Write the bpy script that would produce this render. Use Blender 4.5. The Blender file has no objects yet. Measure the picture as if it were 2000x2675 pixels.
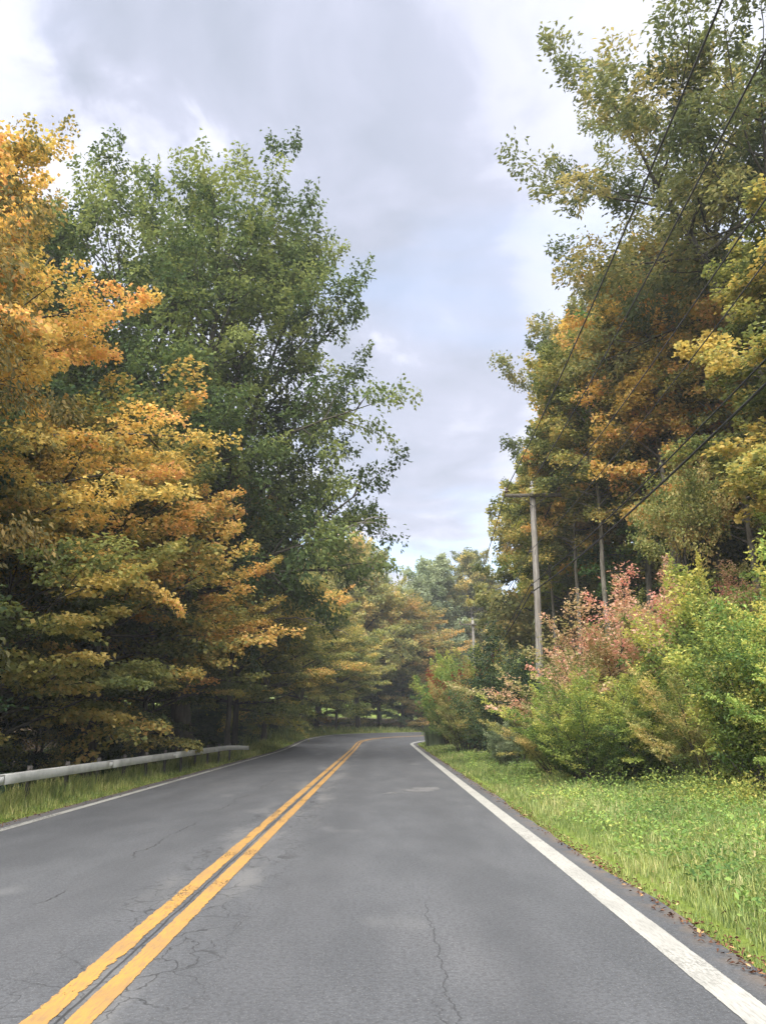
import bpy, math, random
import numpy as np
from mathutils import Vector
R = math.radians
scene = bpy.context.scene
C = scene.collection

# ---------------------------------------------------------------- camera, sky, sun, exposure
CAM_H = 1.55
cd = bpy.data.cameras.new('camera'); cam = bpy.data.objects.new('camera', cd); C.objects.link(cam)
cam.location = (0, 0, CAM_H); cam.rotation_euler = (R(90 + 15.04), 0, 0)
cd.sensor_fit = 'VERTICAL'; cd.sensor_height = 24.0; cd.lens = 12.0 / math.tan(R(66.4 / 2))
cd.clip_start = 0.05; cd.clip_end = 3000
scene.camera = cam
SUN_EL, SUN_AZ = 56.0, 198.0          # azimuth clockwise from +Y: behind the camera, a little left
sl = bpy.data.lights.new('sun', 'SUN'); sl.energy = 1.5; sl.angle = R(70); sl.color = (1.0, 0.955, 0.88)
sun = bpy.data.objects.new('sun', sl); C.objects.link(sun)
sdir = Vector((math.sin(R(SUN_AZ)) * math.cos(R(SUN_EL)), math.cos(R(SUN_AZ)) * math.cos(R(SUN_EL)), math.sin(R(SUN_EL))))
sun.rotation_euler = (-sdir).to_track_quat('-Z', 'Y').to_euler(); sun.location = sdir * 60
scene.view_settings.view_transform = 'Standard'; scene.view_settings.look = 'None'
scene.view_settings.gamma = 1.0; scene.view_settings.use_curve_mapping = False
scene.view_settings.exposure = 2.72
scene.render.engine = 'CYCLES'
cy = scene.cycles
cy.use_denoising = True; cy.use_adaptive_sampling = True; cy.adaptive_threshold = .02; cy.max_bounces = 5; cy.diffuse_bounces = 4; cy.glossy_bounces = 2
cy.transmission_bounces = 3; cy.transparent_max_bounces = 6; cy.sample_clamp_indirect = 4.0


class NT:
    """tiny node-tree helper"""
    def __init__(s, nt): s.nt = nt; s.nt.nodes.clear()
    def n(s, t, **kw):
        nd = s.nt.nodes.new(t)
        for k, v in kw.items():
            if k.startswith('i_'):
                key = k[2:]; key = int(key) if key.isdigit() else key
                s.set(nd.inputs[key], v)
            else: setattr(nd, k, v)
        return nd
    def set(s, inp, v):
        if isinstance(v, bpy.types.NodeSocket): s.nt.links.new(v, inp)
        elif hasattr(v, 'outputs'): s.nt.links.new(v.outputs[0], inp)
        else:
            if isinstance(v, (tuple, list)) and len(v) == 3 and inp.type == 'RGBA': v = (*v, 1)
            inp.default_value = v
    def m(s, op, a, b=None, c=None, clamp=False):
        nd = s.n('ShaderNodeMath', operation=op, use_clamp=clamp); s.set(nd.inputs[0], a)
        if b is not None: s.set(nd.inputs[1], b)
        if c is not None: s.set(nd.inputs[2], c)
        return nd.outputs[0]
    def mix(s, f, a, b, bt='MIX'):
        nd = s.n('ShaderNodeMix', data_type='RGBA', blend_type=bt)
        s.set(nd.inputs[0], f); s.set(nd.inputs[6], a); s.set(nd.inputs[7], b); return nd.outputs[2]
    def sm(s, v, a, b):
        nd = s.n('ShaderNodeMapRange', interpolation_type='SMOOTHSTEP')
        s.set(nd.inputs[0], v); s.set(nd.inputs[1], a); s.set(nd.inputs[2], b); return nd.outputs[0]
    def noise(s, vec, scale, detail=4, rough=.55, dist=0):
        nd = s.n('ShaderNodeTexNoise'); s.set(nd.inputs['Vector'], vec); nd.inputs['Scale'].default_value = scale
        nd.inputs['Detail'].default_value = detail; nd.inputs['Roughness'].default_value = rough
        nd.inputs['Distortion'].default_value = dist; return nd.outputs[0]
    def vmul(s, v, t):
        nd = s.n('ShaderNodeVectorMath', operation='MULTIPLY'); s.set(nd.inputs[0], v); nd.inputs[1].default_value = t; return nd.outputs[0]
    def ramp(s, f, stops, interp='LINEAR'):
        nd = s.n('ShaderNodeValToRGB'); s.set(nd.inputs[0], f); cr = nd.color_ramp; cr.interpolation = interp
        while len(cr.elements) < len(stops): cr.elements.new(0.5)
        for e, (p, c) in zip(cr.elements, stops): e.position = p; e.color = (*c, 1)
        return nd.outputs[0]


def build_world():
    w = bpy.data.worlds.new('World'); scene.world = w; w.use_nodes = True
    t = NT(w.node_tree)
    out = t.n('ShaderNodeOutputWorld'); bg = t.n('ShaderNodeBackground'); bg.inputs[1].default_value = 0.1
    t.nt.links.new(bg.outputs[0], out.inputs[0])
    sky = t.n('ShaderNodeTexSky', sky_type='NISHITA', sun_disc=False)
    sky.sun_elevation = R(SUN_EL); sky.sun_rotation = R(SUN_AZ); sky.air_density = 1.0; sky.dust_density = 2.0
    tc = t.n('ShaderNodeTexCoord'); d = tc.outputs['Generated']
    sep = t.n('ShaderNodeSeparateXYZ'); t.set(sep.inputs[0], d)
    zz = t.m('ADD', t.m('MAXIMUM', sep.outputs[2], 0.0), 0.14)
    u = t.m('DIVIDE', sep.outputs[0], zz); v = t.m('DIVIDE', sep.outputs[1], zz)
    comb = t.n('ShaderNodeCombineXYZ'); t.set(comb.inputs[0], u); t.set(comb.inputs[1], v)
    p = comb.outputs[0]
    # cloud deck, seen from below: thick parts grey, thin parts white, a few gaps to the blue
    warp = t.n('ShaderNodeTexNoise'); t.set(warp.inputs['Vector'], p); warp.inputs['Scale'].default_value = 1.1; warp.inputs['Detail'].default_value = 3
    off = t.n('ShaderNodeVectorMath', operation='MULTIPLY_ADD'); t.set(off.inputs[0], warp.outputs['Color'])
    off.inputs[1].default_value = (.55, .55, 0); t.set(off.inputs[2], p)
    pw = off.outputs[0]
    n1 = t.noise(pw, 0.9, 6, .5)
    n2 = t.noise(pw, 3.6, 7, .55)
    n3 = t.noise(t.vmul(pw, (1, .7, 1)), 11.0, 6, .6)
    # the heavy bank that hangs over the road ahead: a long slanting streak on the deck
    uc = t.m('MINIMUM', t.m('MULTIPLY_ADD', v, .34, -.42), .10)
    wob = t.m('ADD', t.m('MULTIPLY', t.m('SUBTRACT', n2, .5), .75), t.m('MULTIPLY', t.m('SUBTRACT', n3, .5), .3))
    bank = t.m('SUBTRACT', 1.0, t.sm(t.m('ABSOLUTE', t.m('ADD', t.m('SUBTRACT', u, uc), wob)), 0.14, 0.36))
    bank = t.m('MULTIPLY', bank, t.m('SUBTRACT', 1.0, t.m('MULTIPLY', t.sm(v, 2.0, 3.2), .75)))
    thick = t.m('ADD', t.m('MULTIPLY_ADD', n1, .45, .47), t.m('ADD', t.m('MULTIPLY_ADD', n2, .62, -.31), t.m('MULTIPLY_ADD', n3, .34, -.17)))
    thick = t.m('ADD', thick, t.m('MULTIPLY', t.m('SUBTRACT', bank, .4), .34))
    k = 1.78
    cloud = t.ramp(thick, [(.46, (.92 * k, .94 * k, 1.05 * k)), (.60, (.80 * k, .825 * k, .97 * k)), (.78, (.59 * k, .625 * k, .77 * k)), (1.0, (.47 * k, .515 * k, .63 * k))])
    low = t.sm(v, 2.8, 5.0)
    cloud = t.mix(t.m('MULTIPLY', low, .5), cloud, (.64 * k, .71 * k, .87 * k))
    gap = t.m('SUBTRACT', 1.0, t.sm(t.noise(t.vmul(pw, (.55, 1.5, 1)), 0.9, 5, .5), .40, .52))
    blue = t.mix(.5, sky.outputs[0], (.40 * k, .58 * k, .86 * k))
    col = t.mix(t.m('MULTIPLY', t.m('MULTIPLY', gap, t.m('MULTIPLY_ADD', t.sm(v, 1.6, 2.8), .7, .3)), .8), cloud, blue)
    t.set(bg.inputs[0], col)


build_world()

# ---------------------------------------------------------------- helpers
def prop(o, label=None, cat=None, group=None, kind=None):
    if label: o['label'] = label
    if cat: o['category'] = cat
    if group: o['group'] = group
    if kind: o['kind'] = kind
    return o


def link(name, data, parent=None):
    o = bpy.data.objects.new(name, data); C.objects.link(o)
    if parent is not None: o.parent = parent
    return o


def thing(name, label, cat, loc=(0, 0, 0), rz=0, group=None):
    o = link(name, None); o.location = loc; o.rotation_euler = (0, 0, rz); o.empty_display_size = .2
    return prop(o, label, cat, group)


def mesh_from(name, verts, quads=None, tris=None, mat=None, smooth=False, fattr=None, uv=None):
    """numpy arrays -> mesh; fattr = {'v': per-face array (quads first, then tris)}"""
    verts = np.asarray(verts, np.float32)
    nq = 0 if quads is None else len(quads); nt = 0 if tris is None else len(tris)
    me = bpy.data.meshes.new(name)
    me.vertices.add(len(verts)); me.vertices.foreach_set('co', verts.ravel())
    idx = []
    if nq: idx.append(np.asarray(quads, np.int32).ravel())
    if nt: idx.append(np.asarray(tris, np.int32).ravel())
    idx = np.concatenate(idx)
    me.loops.add(len(idx)); me.loops.foreach_set('vertex_index', idx)
    me.polygons.add(nq + nt)
    st = np.concatenate([np.arange(nq) * 4, nq * 4 + np.arange(nt) * 3]).astype(np.int32)
    me.polygons.foreach_set('loop_start', st)
    if smooth: me.polygons.foreach_set('use_smooth', np.ones(nq + nt, bool))
    if fattr:
        for k, a in fattr.items():
            at = me.attributes.new(k, 'FLOAT', 'FACE'); at.data.foreach_set('value', np.asarray(a, np.float32))
    if uv is not None:
        l = me.uv_layers.new(name='UVMap'); l.data.foreach_set('uv', np.asarray(uv, np.float32)[idx].ravel())
    me.update(calc_edges=True)
    if mat: me.materials.append(mat)
    return me


class MB:
    """collects boxes and tubes into one mesh"""
    def __init__(s): s.v = []; s.q = []; s.t = []; s.n = 0
    def add(s, v, q=(), t=()):
        v = np.asarray(v, float).reshape(-1, 3); s.v.append(v)
        if len(q): s.q.append(np.asarray(q) + s.n)
        if len(t): s.t.append(np.asarray(t) + s.n)
        s.n += len(v)
    def box(s, c, size, M=None):
        x, y, z = np.array(size) / 2
        v = np.array([[-x, -y, -z], [x, -y, -z], [x, y, -z], [-x, y, -z], [-x, -y, z], [x, -y, z], [x, y, z], [-x, y, z]])
        if M is not None: v = v @ np.asarray(M).T
        s.add(v + np.array(c), [[0, 3, 2, 1], [4, 5, 6, 7], [0, 1, 5, 4], [1, 2, 6, 5], [2, 3, 7, 6], [3, 0, 4, 7]])
    def tube(s, pts, rad, n=6, cap=True):
        pts = np.asarray(pts, float); m = len(pts); rad = np.broadcast_to(rad, (m,))
        d = np.gradient(pts, axis=0); d /= np.linalg.norm(d, axis=1, keepdims=True) + 1e-9
        ref = np.array([0, 0, 1.]) if abs(d[:, 2]).mean() < .8 else np.array([1., 0, 0])
        a = np.cross(d, ref); a /= np.linalg.norm(a, axis=1, keepdims=True) + 1e-9
        b = np.cross(d, a)
        th = np.arange(n) * 2 * math.pi / n
        v = pts[:, None, :] + rad[:, None, None] * (np.cos(th)[None, :, None] * a[:, None, :] + np.sin(th)[None, :, None] * b[:, None, :])
        i = np.arange(m - 1)[:, None] * n; j = np.arange(n)[None, :]; j2 = (j + 1) % n
        q = np.stack([i + j, i + j2, i + n + j2, i + n + j], -1).reshape(-1, 4)
        tr = []
        if cap:
            tr = [[0, k + 1, k] for k in range(1, n - 1)] + [[(m - 1) * n, (m - 1) * n + k, (m - 1) * n + k + 1] for k in range(1, n - 1)]
        s.add(v.reshape(-1, 3), q, tr)
    def mesh(s, name, mat, smooth=False):
        return mesh_from(name, np.concatenate(s.v), np.concatenate(s.q) if s.q else None, np.concatenate(s.t) if s.t else None, mat, smooth)
    def build(s, name, mat, parent=None, smooth=False): return link(name, s.mesh(name, mat, smooth), parent)


# ---------------------------------------------------------------- road geometry
X0, RC, YC = -1.66, 45.0, 58.0        # centre line x, curve radius, start of the curve
CX = X0 + RC
EDGE_R, EDGE_L = 4.12, -4.45          # asphalt edges, metres from the centre line (right positive)


def road_pt(lat, s):
    lat = np.asarray(lat, float); s = np.asarray(s, float); lat, s = np.broadcast_arrays(lat, s)
    th = np.clip((s - YC) / RC, 0, math.pi / 2); ex = np.maximum(s - YC - RC * math.pi / 2, 0)
    r = RC - lat
    x = np.where(s < YC, X0 + lat, CX - r * np.cos(th) + ex); y = np.where(s < YC, s, YC + r * np.sin(th))
    return x, y, road_z(lat, s)


def sstep(a, b, x):
    t = np.clip((np.asarray(x, float) - a) / (b - a), 0, 1); return t * t * (3 - 2 * t)


def road_z(lat, s):
    return .062 * sstep(44, 74, s) * (EDGE_R - np.asarray(lat)) - .0012 * np.asarray(lat) ** 2 * (1 - sstep(40, 70, s))


def road_co(x, y):
    x = np.asarray(x, float); y = np.asarray(y, float)
    dx = CX - x; dy = y - YC
    r = np.hypot(dx, dy); th = np.arctan2(dy, dx)
    th_c = np.clip(th, 0, math.pi / 2)
    arc = (y >= YC) & (dx > 0)
    lat = np.where(arc, RC - r, np.where(y < YC, x - X0, RC - dy))
    s = np.where(arc, YC + RC * th_c, np.where(y < YC, y, YC + RC * math.pi / 2 + (x - CX)))
    return lat, s


def ground_z(x, y):
    lat, s = road_co(x, y)
    zr = road_z(np.clip(lat, EDGE_L, EDGE_R), s)
    lr = np.maximum(lat - EDGE_R, 0); ll = np.maximum(EDGE_L - lat, 0)
    cv = sstep(40, 75, s)
    right = .05 * np.minimum(lr, 4) + .10 * np.maximum(lr - 4, 0) * (1 - np.clip(lr / 160, 0, .6)) * (1 - .6 * cv)
    left = (1 - cv) * (-.45 * sstep(1.0, 4.5, ll) - .02 * np.maximum(ll - 5, 0)) + cv * (.05 * ll)
    hill = 32 * sstep(125, 235, y) * sstep(-30, 25, x)
    inr = (lat > EDGE_L - .3) & (lat < EDGE_R + .25)
    bump = .05 * np.sin(x * 1.7 + y * .6) * np.sin(y * 1.1 - x * .5) * np.clip((lr + ll) / 2, 0, 1)
    return zr + right + left + hill + bump - np.where(inr, .07, .0)


def gz(x, y): return float(ground_z(x, y))


# ---------------------------------------------------------------- materials
def new_mat(name):
    m = bpy.data.materials.new(name); m.use_nodes = True; return m, NT(m.node_tree)


def principled(t, col, rough=.8, spec=.3, normal=None, metal=0):
    b = t.n('ShaderNodeBsdfPrincipled'); t.set(b.inputs['Base Color'], col); t.set(b.inputs['Roughness'], rough)
    b.inputs['Specular IOR Level'].default_value = spec; b.inputs['Metallic'].default_value = metal
    if normal is not None: t.set(b.inputs['Normal'], normal)
    return b


def finish(t, sh):
    o = t.n('ShaderNodeOutputMaterial'); t.nt.links.new(sh.outputs[0] if hasattr(sh, 'outputs') else sh, o.inputs[0])


def bump(t, h, strength=.3, dist=.02):
    b = t.n('ShaderNodeBump'); b.inputs['Strength'].default_value = strength; b.inputs['Distance'].default_value = dist
    t.set(b.inputs['Height'], h); return b.outputs[0]


LEAF_GAIN, LEAF_SAT = 1.55, .80


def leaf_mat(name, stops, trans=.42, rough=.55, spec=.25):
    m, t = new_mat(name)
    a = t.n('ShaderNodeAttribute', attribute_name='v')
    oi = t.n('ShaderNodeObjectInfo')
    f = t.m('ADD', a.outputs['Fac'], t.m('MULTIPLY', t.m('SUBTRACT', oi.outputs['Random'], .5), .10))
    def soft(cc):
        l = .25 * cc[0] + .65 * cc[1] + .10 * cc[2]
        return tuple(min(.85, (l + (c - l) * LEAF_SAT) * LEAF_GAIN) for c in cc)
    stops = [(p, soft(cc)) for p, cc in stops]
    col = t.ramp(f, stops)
    b = t.n('ShaderNodeBsdfDiffuse'); t.set(b.inputs[0], col)
    tr = t.n('ShaderNodeBsdfTranslucent'); t.set(tr.inputs[0], t.mix(.5, col, t.mix(1.0, col, (1.25, 1.15, .6), 'MULTIPLY')))
    mx = t.n('ShaderNodeMixShader'); mx.inputs[0].default_value = trans
    t.nt.links.new(b.outputs[0], mx.inputs[1]); t.nt.links.new(tr.outputs[0], mx.inputs[2])
    finish(t, mx); return m


HAZE = 0.0008
G1, G2, G3 = (.035, .070, .022), (.060, .105, .030), (.10, .15, .04)
LM = {
    'gold': leaf_mat('maple_gold_leaves', [(.05, (.085, .10, .03)), (.25, (.20, .18, .04)), (.45, (.40, .29, .045)), (.65, (.55, .38, .05)), (.86, (.60, .37, .07)), (.98, (.56, .28, .08))]),
    'goldgreen': leaf_mat('maple_turning_leaves', [(.05, (.06, .085, .025)), (.30, (.14, .155, .035)), (.50, (.26, .23, .04)), (.72, (.44, .30, .045)), (.94, (.54, .29, .06))]),
    'olive': leaf_mat('maple_olive_leaves', [(.05, (.06, .09, .025)), (.35, (.14, .17, .04)), (.62, (.25, .25, .045)), (.90, (.44, .32, .055))]),
    'green': leaf_mat('green_leaves', [(.05, (.034, .060, .018)), (.35, (.060, .098, .026)), (.6, (.098, .142, .034)), (.9, (.18, .215, .045))]),
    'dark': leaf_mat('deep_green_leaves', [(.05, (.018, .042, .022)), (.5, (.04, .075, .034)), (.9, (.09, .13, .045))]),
    'oak': leaf_mat('oak_leaves', [(.05, (.055, .08, .033)), (.40, (.105, .135, .05)), (.70, (.19, .20, .06)), (.95, (.32, .26, .08))]),
    'drab': leaf_mat('drab_olive_leaves', [(.05, (.03, .04, .018)), (.40, (.075, .08, .03)), (.70, (.14, .12, .04)), (.95, (.30, .20, .05))]),
    'pale': leaf_mat('pale_turning_leaves', [(.05, (.08, .11, .035)), (.40, (.18, .20, .06)), (.70, (.32, .30, .08)), (.95, (.50, .37, .11))]),
    'rust': leaf_mat('rust_leaves', [(.05, (.07, .10, .03)), (.40, (.17, .17, .045)), (.70, (.32, .23, .055)), (.95, (.44, .25, .06))]),
    'pink': leaf_mat('pinkish_shrub_leaves', [(.05, (.09, .12, .03)), (.30, (.26, .25, .08)), (.48, (.42, .31, .16)), (.70, (.52, .31, .22)), (.95, (.55, .23, .19))]),
    'lime': leaf_mat('lime_shrub_leaves', [(.05, (.045, .09, .02)), (.35, (.11, .18, .03)), (.65, (.24, .30, .035)), (.92, (.42, .38, .05))]),
    'fresh': leaf_mat('fresh_green_leaves', [(.05, (.05, .11, .025)), (.40, (.12, .22, .035)), (.75, (.24, .34, .045)), (.97, (.40, .40, .05))]),
    'tan': leaf_mat('tan_shrub_leaves', [(.05, (.09, .13, .03)), (.40, (.20, .23, .05)), (.70, (.34, .31, .08)), (.95, (.46, .33, .11))]),
    'red': leaf_mat('red_sumac_leaves', [(.05, (.06, .015, .015)), (.5, (.22, .02, .02)), (.95, (.40, .06, .03))]),
    'sage': leaf_mat('sage_leaves', [(.05, (.08, .12, .06)), (.5, (.17, .22, .12)), (.95, (.28, .32, .18))]),
    'grass': leaf_mat('grass_blades', [(.05, (.065, .10, .025)), (.40, (.125, .18, .04)), (.75, (.23, .27, .07)), (.97, (.38, .31, .14))], .25),
    'grass_dry': leaf_mat('verge_grass_blades', [(.05, (.06, .10, .02)), (.40, (.16, .20, .035)), (.75, (.28, .29, .06)), (.97, (.42, .36, .13))], .25),
    'fallen': leaf_mat('fallen_leaf_colours', [(.05, (.05, .022, .014)), (.4, (.13, .055, .025)), (.7, (.30, .17, .05)), (.97, (.38, .28, .11))], .1),
}


def bark_mat(name, c1, c2, scale=9):
    m, t = new_mat(name)
    tc = t.n('ShaderNodeTexCoord'); p = tc.outputs['Object']
    n = t.noise(t.vmul(p, (1, 1, .22)), scale, 6, .65); n2 = t.noise(p, 1.3, 3)
    col = t.mix(t.sm(n, .35, .68), c1, c2); col = t.mix(t.m('MULTIPLY', n2, .35), col, (.10, .11, .07))
    finish(t, principled(t, col, .9, .15, bump(t, n, .7, .03))); return m


BARK = bark_mat('dark_bark', (.035, .03, .024), (.105, .09, .072))
BARK_PALE = bark_mat('pale_bark', (.14, .125, .10), (.36, .33, .28), 6)
BARK_DEAD = bark_mat('bleached_wood', (.22, .20, .17), (.40, .37, .32), 12)

# ---------------------------------------------------------------- plants
class Plant:
    def __init__(s, seed):
        s.g = np.random.default_rng(seed); s.mb = MB(); s.tw = []; s.clump = 0.0
    def path(s, p, d, L, wob, trop, seg):
        n = max(3, int(L / seg) + 1); d = np.array(d, float); d /= np.linalg.norm(d)
        pts = [np.array(p, float)]; st = L / (n - 1)
        for i in range(n - 1):
            d = d + s.g.normal(0, wob, 3); d[2] += trop; d /= np.linalg.norm(d)
            pts.append(pts[-1] + d * st)
        return np.array(pts)
    def branch(s, p, d, L, r, lvl, prm):
        """lvl 1 limb, 2 branch; lvl 3 ends as a leafy twig"""
        g = s.g
        if lvl >= 3:
            s.tw.append((p, d, L, s.clump, g.random())); return
        pts = s.path(p, d, L, prm['wob'], prm['trop'][lvl - 1], .55 if lvl == 2 else .9)
        rad = r * np.linspace(1, .25, len(pts))
        if r > prm.get('rmin', .006): s.mb.tube(pts, rad, 5 if lvl == 1 else 3, False)
        nn = max(2, int(L / prm['gap'][lvl - 1] * g.uniform(.8, 1.2)))
        t0 = prm['t0'][lvl - 1]
        side = 1 if g.random() < .5 else -1
        for k in range(nn):
            t = t0 + (1 - t0) * (k + g.random()) / nn
            f = t * (len(pts) - 1); i = min(int(f), len(pts) - 2); q = pts[i] + (pts[i + 1] - pts[i]) * (f - i)
            dd = pts[i + 1] - pts[i]; dd /= np.linalg.norm(dd)
            a = R(g.uniform(*prm['ang'])) * side; side = -side
            ca, sa = math.cos(a), math.sin(a)
            if prm.get('ball') and g.random() < prm['ball']:
                pv = g.normal(0, 1, 3); pv -= dd * pv.dot(dd); pv /= np.linalg.norm(pv) + 1e-6
                h = dd * abs(ca) + pv * abs(sa); h[2] += prm['lift']
            else:
                h = np.array([dd[0] * ca - dd[1] * sa, dd[0] * sa + dd[1] * ca, dd[2] * .7])
                h[2] += g.normal(prm['lift'], prm['vert'])
            h /= np.linalg.norm(h)
            if lvl == 1:
                s.clump = g.random()
                l2 = L * prm['ratio'] * (1.15 - .75 * t) * g.uniform(.6, 1.25); l2 = max(l2, .5)
            else:
                l2 = prm['twig'] * g.uniform(.6, 1.3)
            s.branch(q, h, l2, r * .42, lvl + 1, prm)
        s.branch(pts[-1], pts[-1] - pts[-2], (prm['twig'] * 1.2 if lvl == 2 else max(L * .25, .6)), r * .25, lvl + 1 if lvl == 2 else 2, prm)
    def leaves(s, n, size, aspect=.8, flat=.35, spread=.35, droop=.25, wts=(.45, .2, .2), kout=0., khigh=0., fold=.15, cull=None):
        g = s.g; tw = s.tw
        P = np.array([a[0] for a in tw]); D = np.array([a[1] for a in tw]); D /= np.linalg.norm(D, axis=1, keepdims=True) + 1e-9
        L = np.array([a[2] for a in tw]); cl = np.array([a[3] for a in tw]); tr = np.array([a[4] for a in tw])
        if cull is not None:
            k = cull(P); P, D, L, cl, tr = P[k], D[k], L[k], cl[k], tr[k]
        w = L / L.sum(); cnt = np.maximum(1, np.round(w * n * g.uniform(.6, 1.4, len(w)))).astype(int)
        I = np.repeat(np.arange(len(P)), cnt); m = len(I)
        up = np.array([0, 0, 1.])
        S = np.cross(D, up); S /= np.linalg.norm(S, axis=1, keepdims=True) + 1e-6
        t = g.random(m) ** .8
        sd = g.normal(0, 1, m) * spread * (.55 + .6 * (1 - t)); vt = g.normal(0, 1, m) * spread * flat
        base = P[I] + D[I] * (L[I] * t)[:, None] + S[I] * sd[:, None] + up * (vt - droop * (t * L[I]) ** 2 * .5)[:, None]
        ax = D[I] * .5 + S[I] * (np.sign(sd) * .7)[:, None] + g.normal(0, .45, (m, 3)); ax[:, 2] -= droop * 1.2
        ax /= np.linalg.norm(ax, axis=1, keepdims=True)
        nr = up + g.normal(0, .25 + flat * .8, (m, 3))
        sdv = np.cross(ax, nr); sdv /= np.linalg.norm(sdv, axis=1, keepdims=True) + 1e-6
        nr = np.cross(sdv, ax)
        sz = size * g.uniform(.65, 1.3, m)
        a = (ax * sz[:, None]); b = sdv * (sz * aspect * .5)[:, None]; c = nr * (sz * fold)[:, None]
        mid = base + a * g.uniform(.38, .55, m)[:, None] + c
        v = np.stack([base, mid + b, base + a, mid - b], 1).reshape(-1, 3)
        q = np.arange(m * 4).reshape(-1, 4)
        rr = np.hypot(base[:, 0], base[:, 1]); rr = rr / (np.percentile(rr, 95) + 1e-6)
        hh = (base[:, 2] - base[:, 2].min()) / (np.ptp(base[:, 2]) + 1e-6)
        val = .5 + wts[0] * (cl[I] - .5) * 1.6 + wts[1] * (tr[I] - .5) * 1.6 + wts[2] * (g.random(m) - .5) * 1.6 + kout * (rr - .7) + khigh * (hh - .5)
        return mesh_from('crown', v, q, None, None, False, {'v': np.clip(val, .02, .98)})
    def wood(s, mat): return s.mb.mesh('trunk', mat, True)


BASE = dict(wob=.07, trop=(-.012, -.01), gap=(.95, .42), t0=(.28, .15), ang=(32, 68), lift=.02, vert=.16, ratio=.5, twig=.75)


def tree_mesh(seed, H, zb, prof, nl, leaves, size, prm=None, r0=.28, lean=(0, 0), elev=(5, 60), az0=None, azk=.0, fork=None, mat=BARK, lk=None, jit=.2):
    """prof: [(t, radius)], t from crown base to top; elev: limb angle at base / top of the crown"""
    pr = dict(BASE); pr.update(prm or {})
    p = Plant(seed); g = p.g
    leaders = []
    if fork is None:
        n = 12; z = np.linspace(0, H * .96, n)
        w = np.cumsum(g.normal(0, .05 * H / 20, (n, 2)), 0); w -= w[0]
        pts = np.column_stack([w[:, 0] + lean[0] * (z / H) ** 1.4, w[:, 1] + lean[1] * (z / H) ** 1.4, z])
        rad = r0 * (1 - z / H) ** .8 + .02; rad[0] *= 1.45
        p.mb.tube(pts, rad, 9, False); leaders.append((pts, rad, 1.0))
    else:
        hf, nf, sp = fork
        z = np.linspace(0, hf, 6); pts = np.column_stack([lean[0] * z / H, lean[1] * z / H, z]); pts[1:, :2] += g.normal(0, .05, (5, 2))
        rad = np.linspace(r0 * 1.0, r0 * .82, 6); rad[0] *= 1.4
        p.mb.tube(pts, rad, 9, False)
        for k in range(nf):
            a = k * 2 * math.pi / nf + g.uniform(-.4, .4)
            d = np.array([math.cos(a) * sp, math.sin(a) * sp, 1.0]); top = H * g.uniform(.82, .98)
            q = p.path(pts[-1] - [0, 0, .2], d, (top - hf) * 1.06, .05, .035, 1.2)
            rr = r0 * .62 * np.linspace(1, .12, len(q)); p.mb.tube(q, rr, 7, False); leaders.append((q, rr, .72))
    per = max(1, nl // len(leaders))
    ga = g.uniform(0, 6.28)
    for (pts, rad, sc) in leaders:
        for k in range(per):
            t = (k + g.random()) / per; t = t ** .92
            z = zb + (H * .96 - zb) * t
            i = int(np.clip(np.searchsorted(pts[:, 2], z - .4) - 1, 0, len(pts) - 2))
            f = np.clip((z - pts[i, 2]) / max(pts[i + 1, 2] - pts[i, 2], .01), 0, 1)
            q = pts[i] + (pts[i + 1] - pts[i]) * f
            ga += 2.39996 + g.normal(0, .35)
            el = R(elev[0] + (elev[1] - elev[0]) * t + g.normal(0, 11))
            Rr = np.interp(t, [a for a, _ in prof], [b for _, b in prof]) * sc * (1 + g.normal(0, jit))
            if az0 is not None: Rr *= 1 + azk * math.cos(ga - az0)
            Ln = max(.6, Rr * (.72 + .22 * math.sin(el)))
            p.clump = g.random()
            p.branch(q, np.array([math.cos(ga) * math.cos(el), math.sin(ga) * math.cos(el), math.sin(el)]), Ln, max(min(rad[i] * .5, .018 * Ln + .02), .02), 1, pr)
    cr = p.leaves(leaves, size, **(lk or {}))
    return p.wood(mat), cr


def shrub_mesh(seed, H, rad, stems, leaves, size, prm=None, lk=None, mat=BARK, arch=-.05, spread=(.2, 1.0)):
    pr = dict(BASE); pr.update(dict(gap=(.28, .2), twig=.32, ratio=.42, trop=(arch, -.02), t0=(.12, .1), wob=.08, vert=.3)); pr.update(prm or {})
    p = Plant(seed); g = p.g
    for k in range(stems):
        a = k * 2.39996 + g.normal(0, .3); q = math.sqrt((k + .5) / stems)
        out = q * g.uniform(*spread) * rad / H * 1.5
        d = np.array([math.cos(a) * out, math.sin(a) * out, 1.0])
        L = H * (.86 - .26 * q) * g.uniform(.62, 1.25) * (1 + .25 * out)
        p.clump = g.random()
        p.branch(np.array([math.cos(a), math.sin(a), 0]) * rad * .22 * q + [0, 0, -.05], d, L, .03, 1, pr)
    cr = p.leaves(leaves, size, **(lk or {}))
    return p.wood(mat), cr


def place(name, cat, label, meshes, mat, x, y, rz=0., sc=1., dz=0., group=None, parts=('trunk', 'crown')):
    e = thing(name, label, cat, (x, y, gz(x, y) - .04 + dz), rz, group)
    e.scale = (sc, sc, sc) if not isinstance(sc, tuple) else sc
    a = link(parts[0], meshes[0], e)
    b = link(parts[1], meshes[1], e)
    if not meshes[1].materials: meshes[1].materials.append(LM[mat])
    b.material_slots[0].link = 'OBJECT'; b.material_slots[0].material = LM[mat]
    return e

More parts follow.
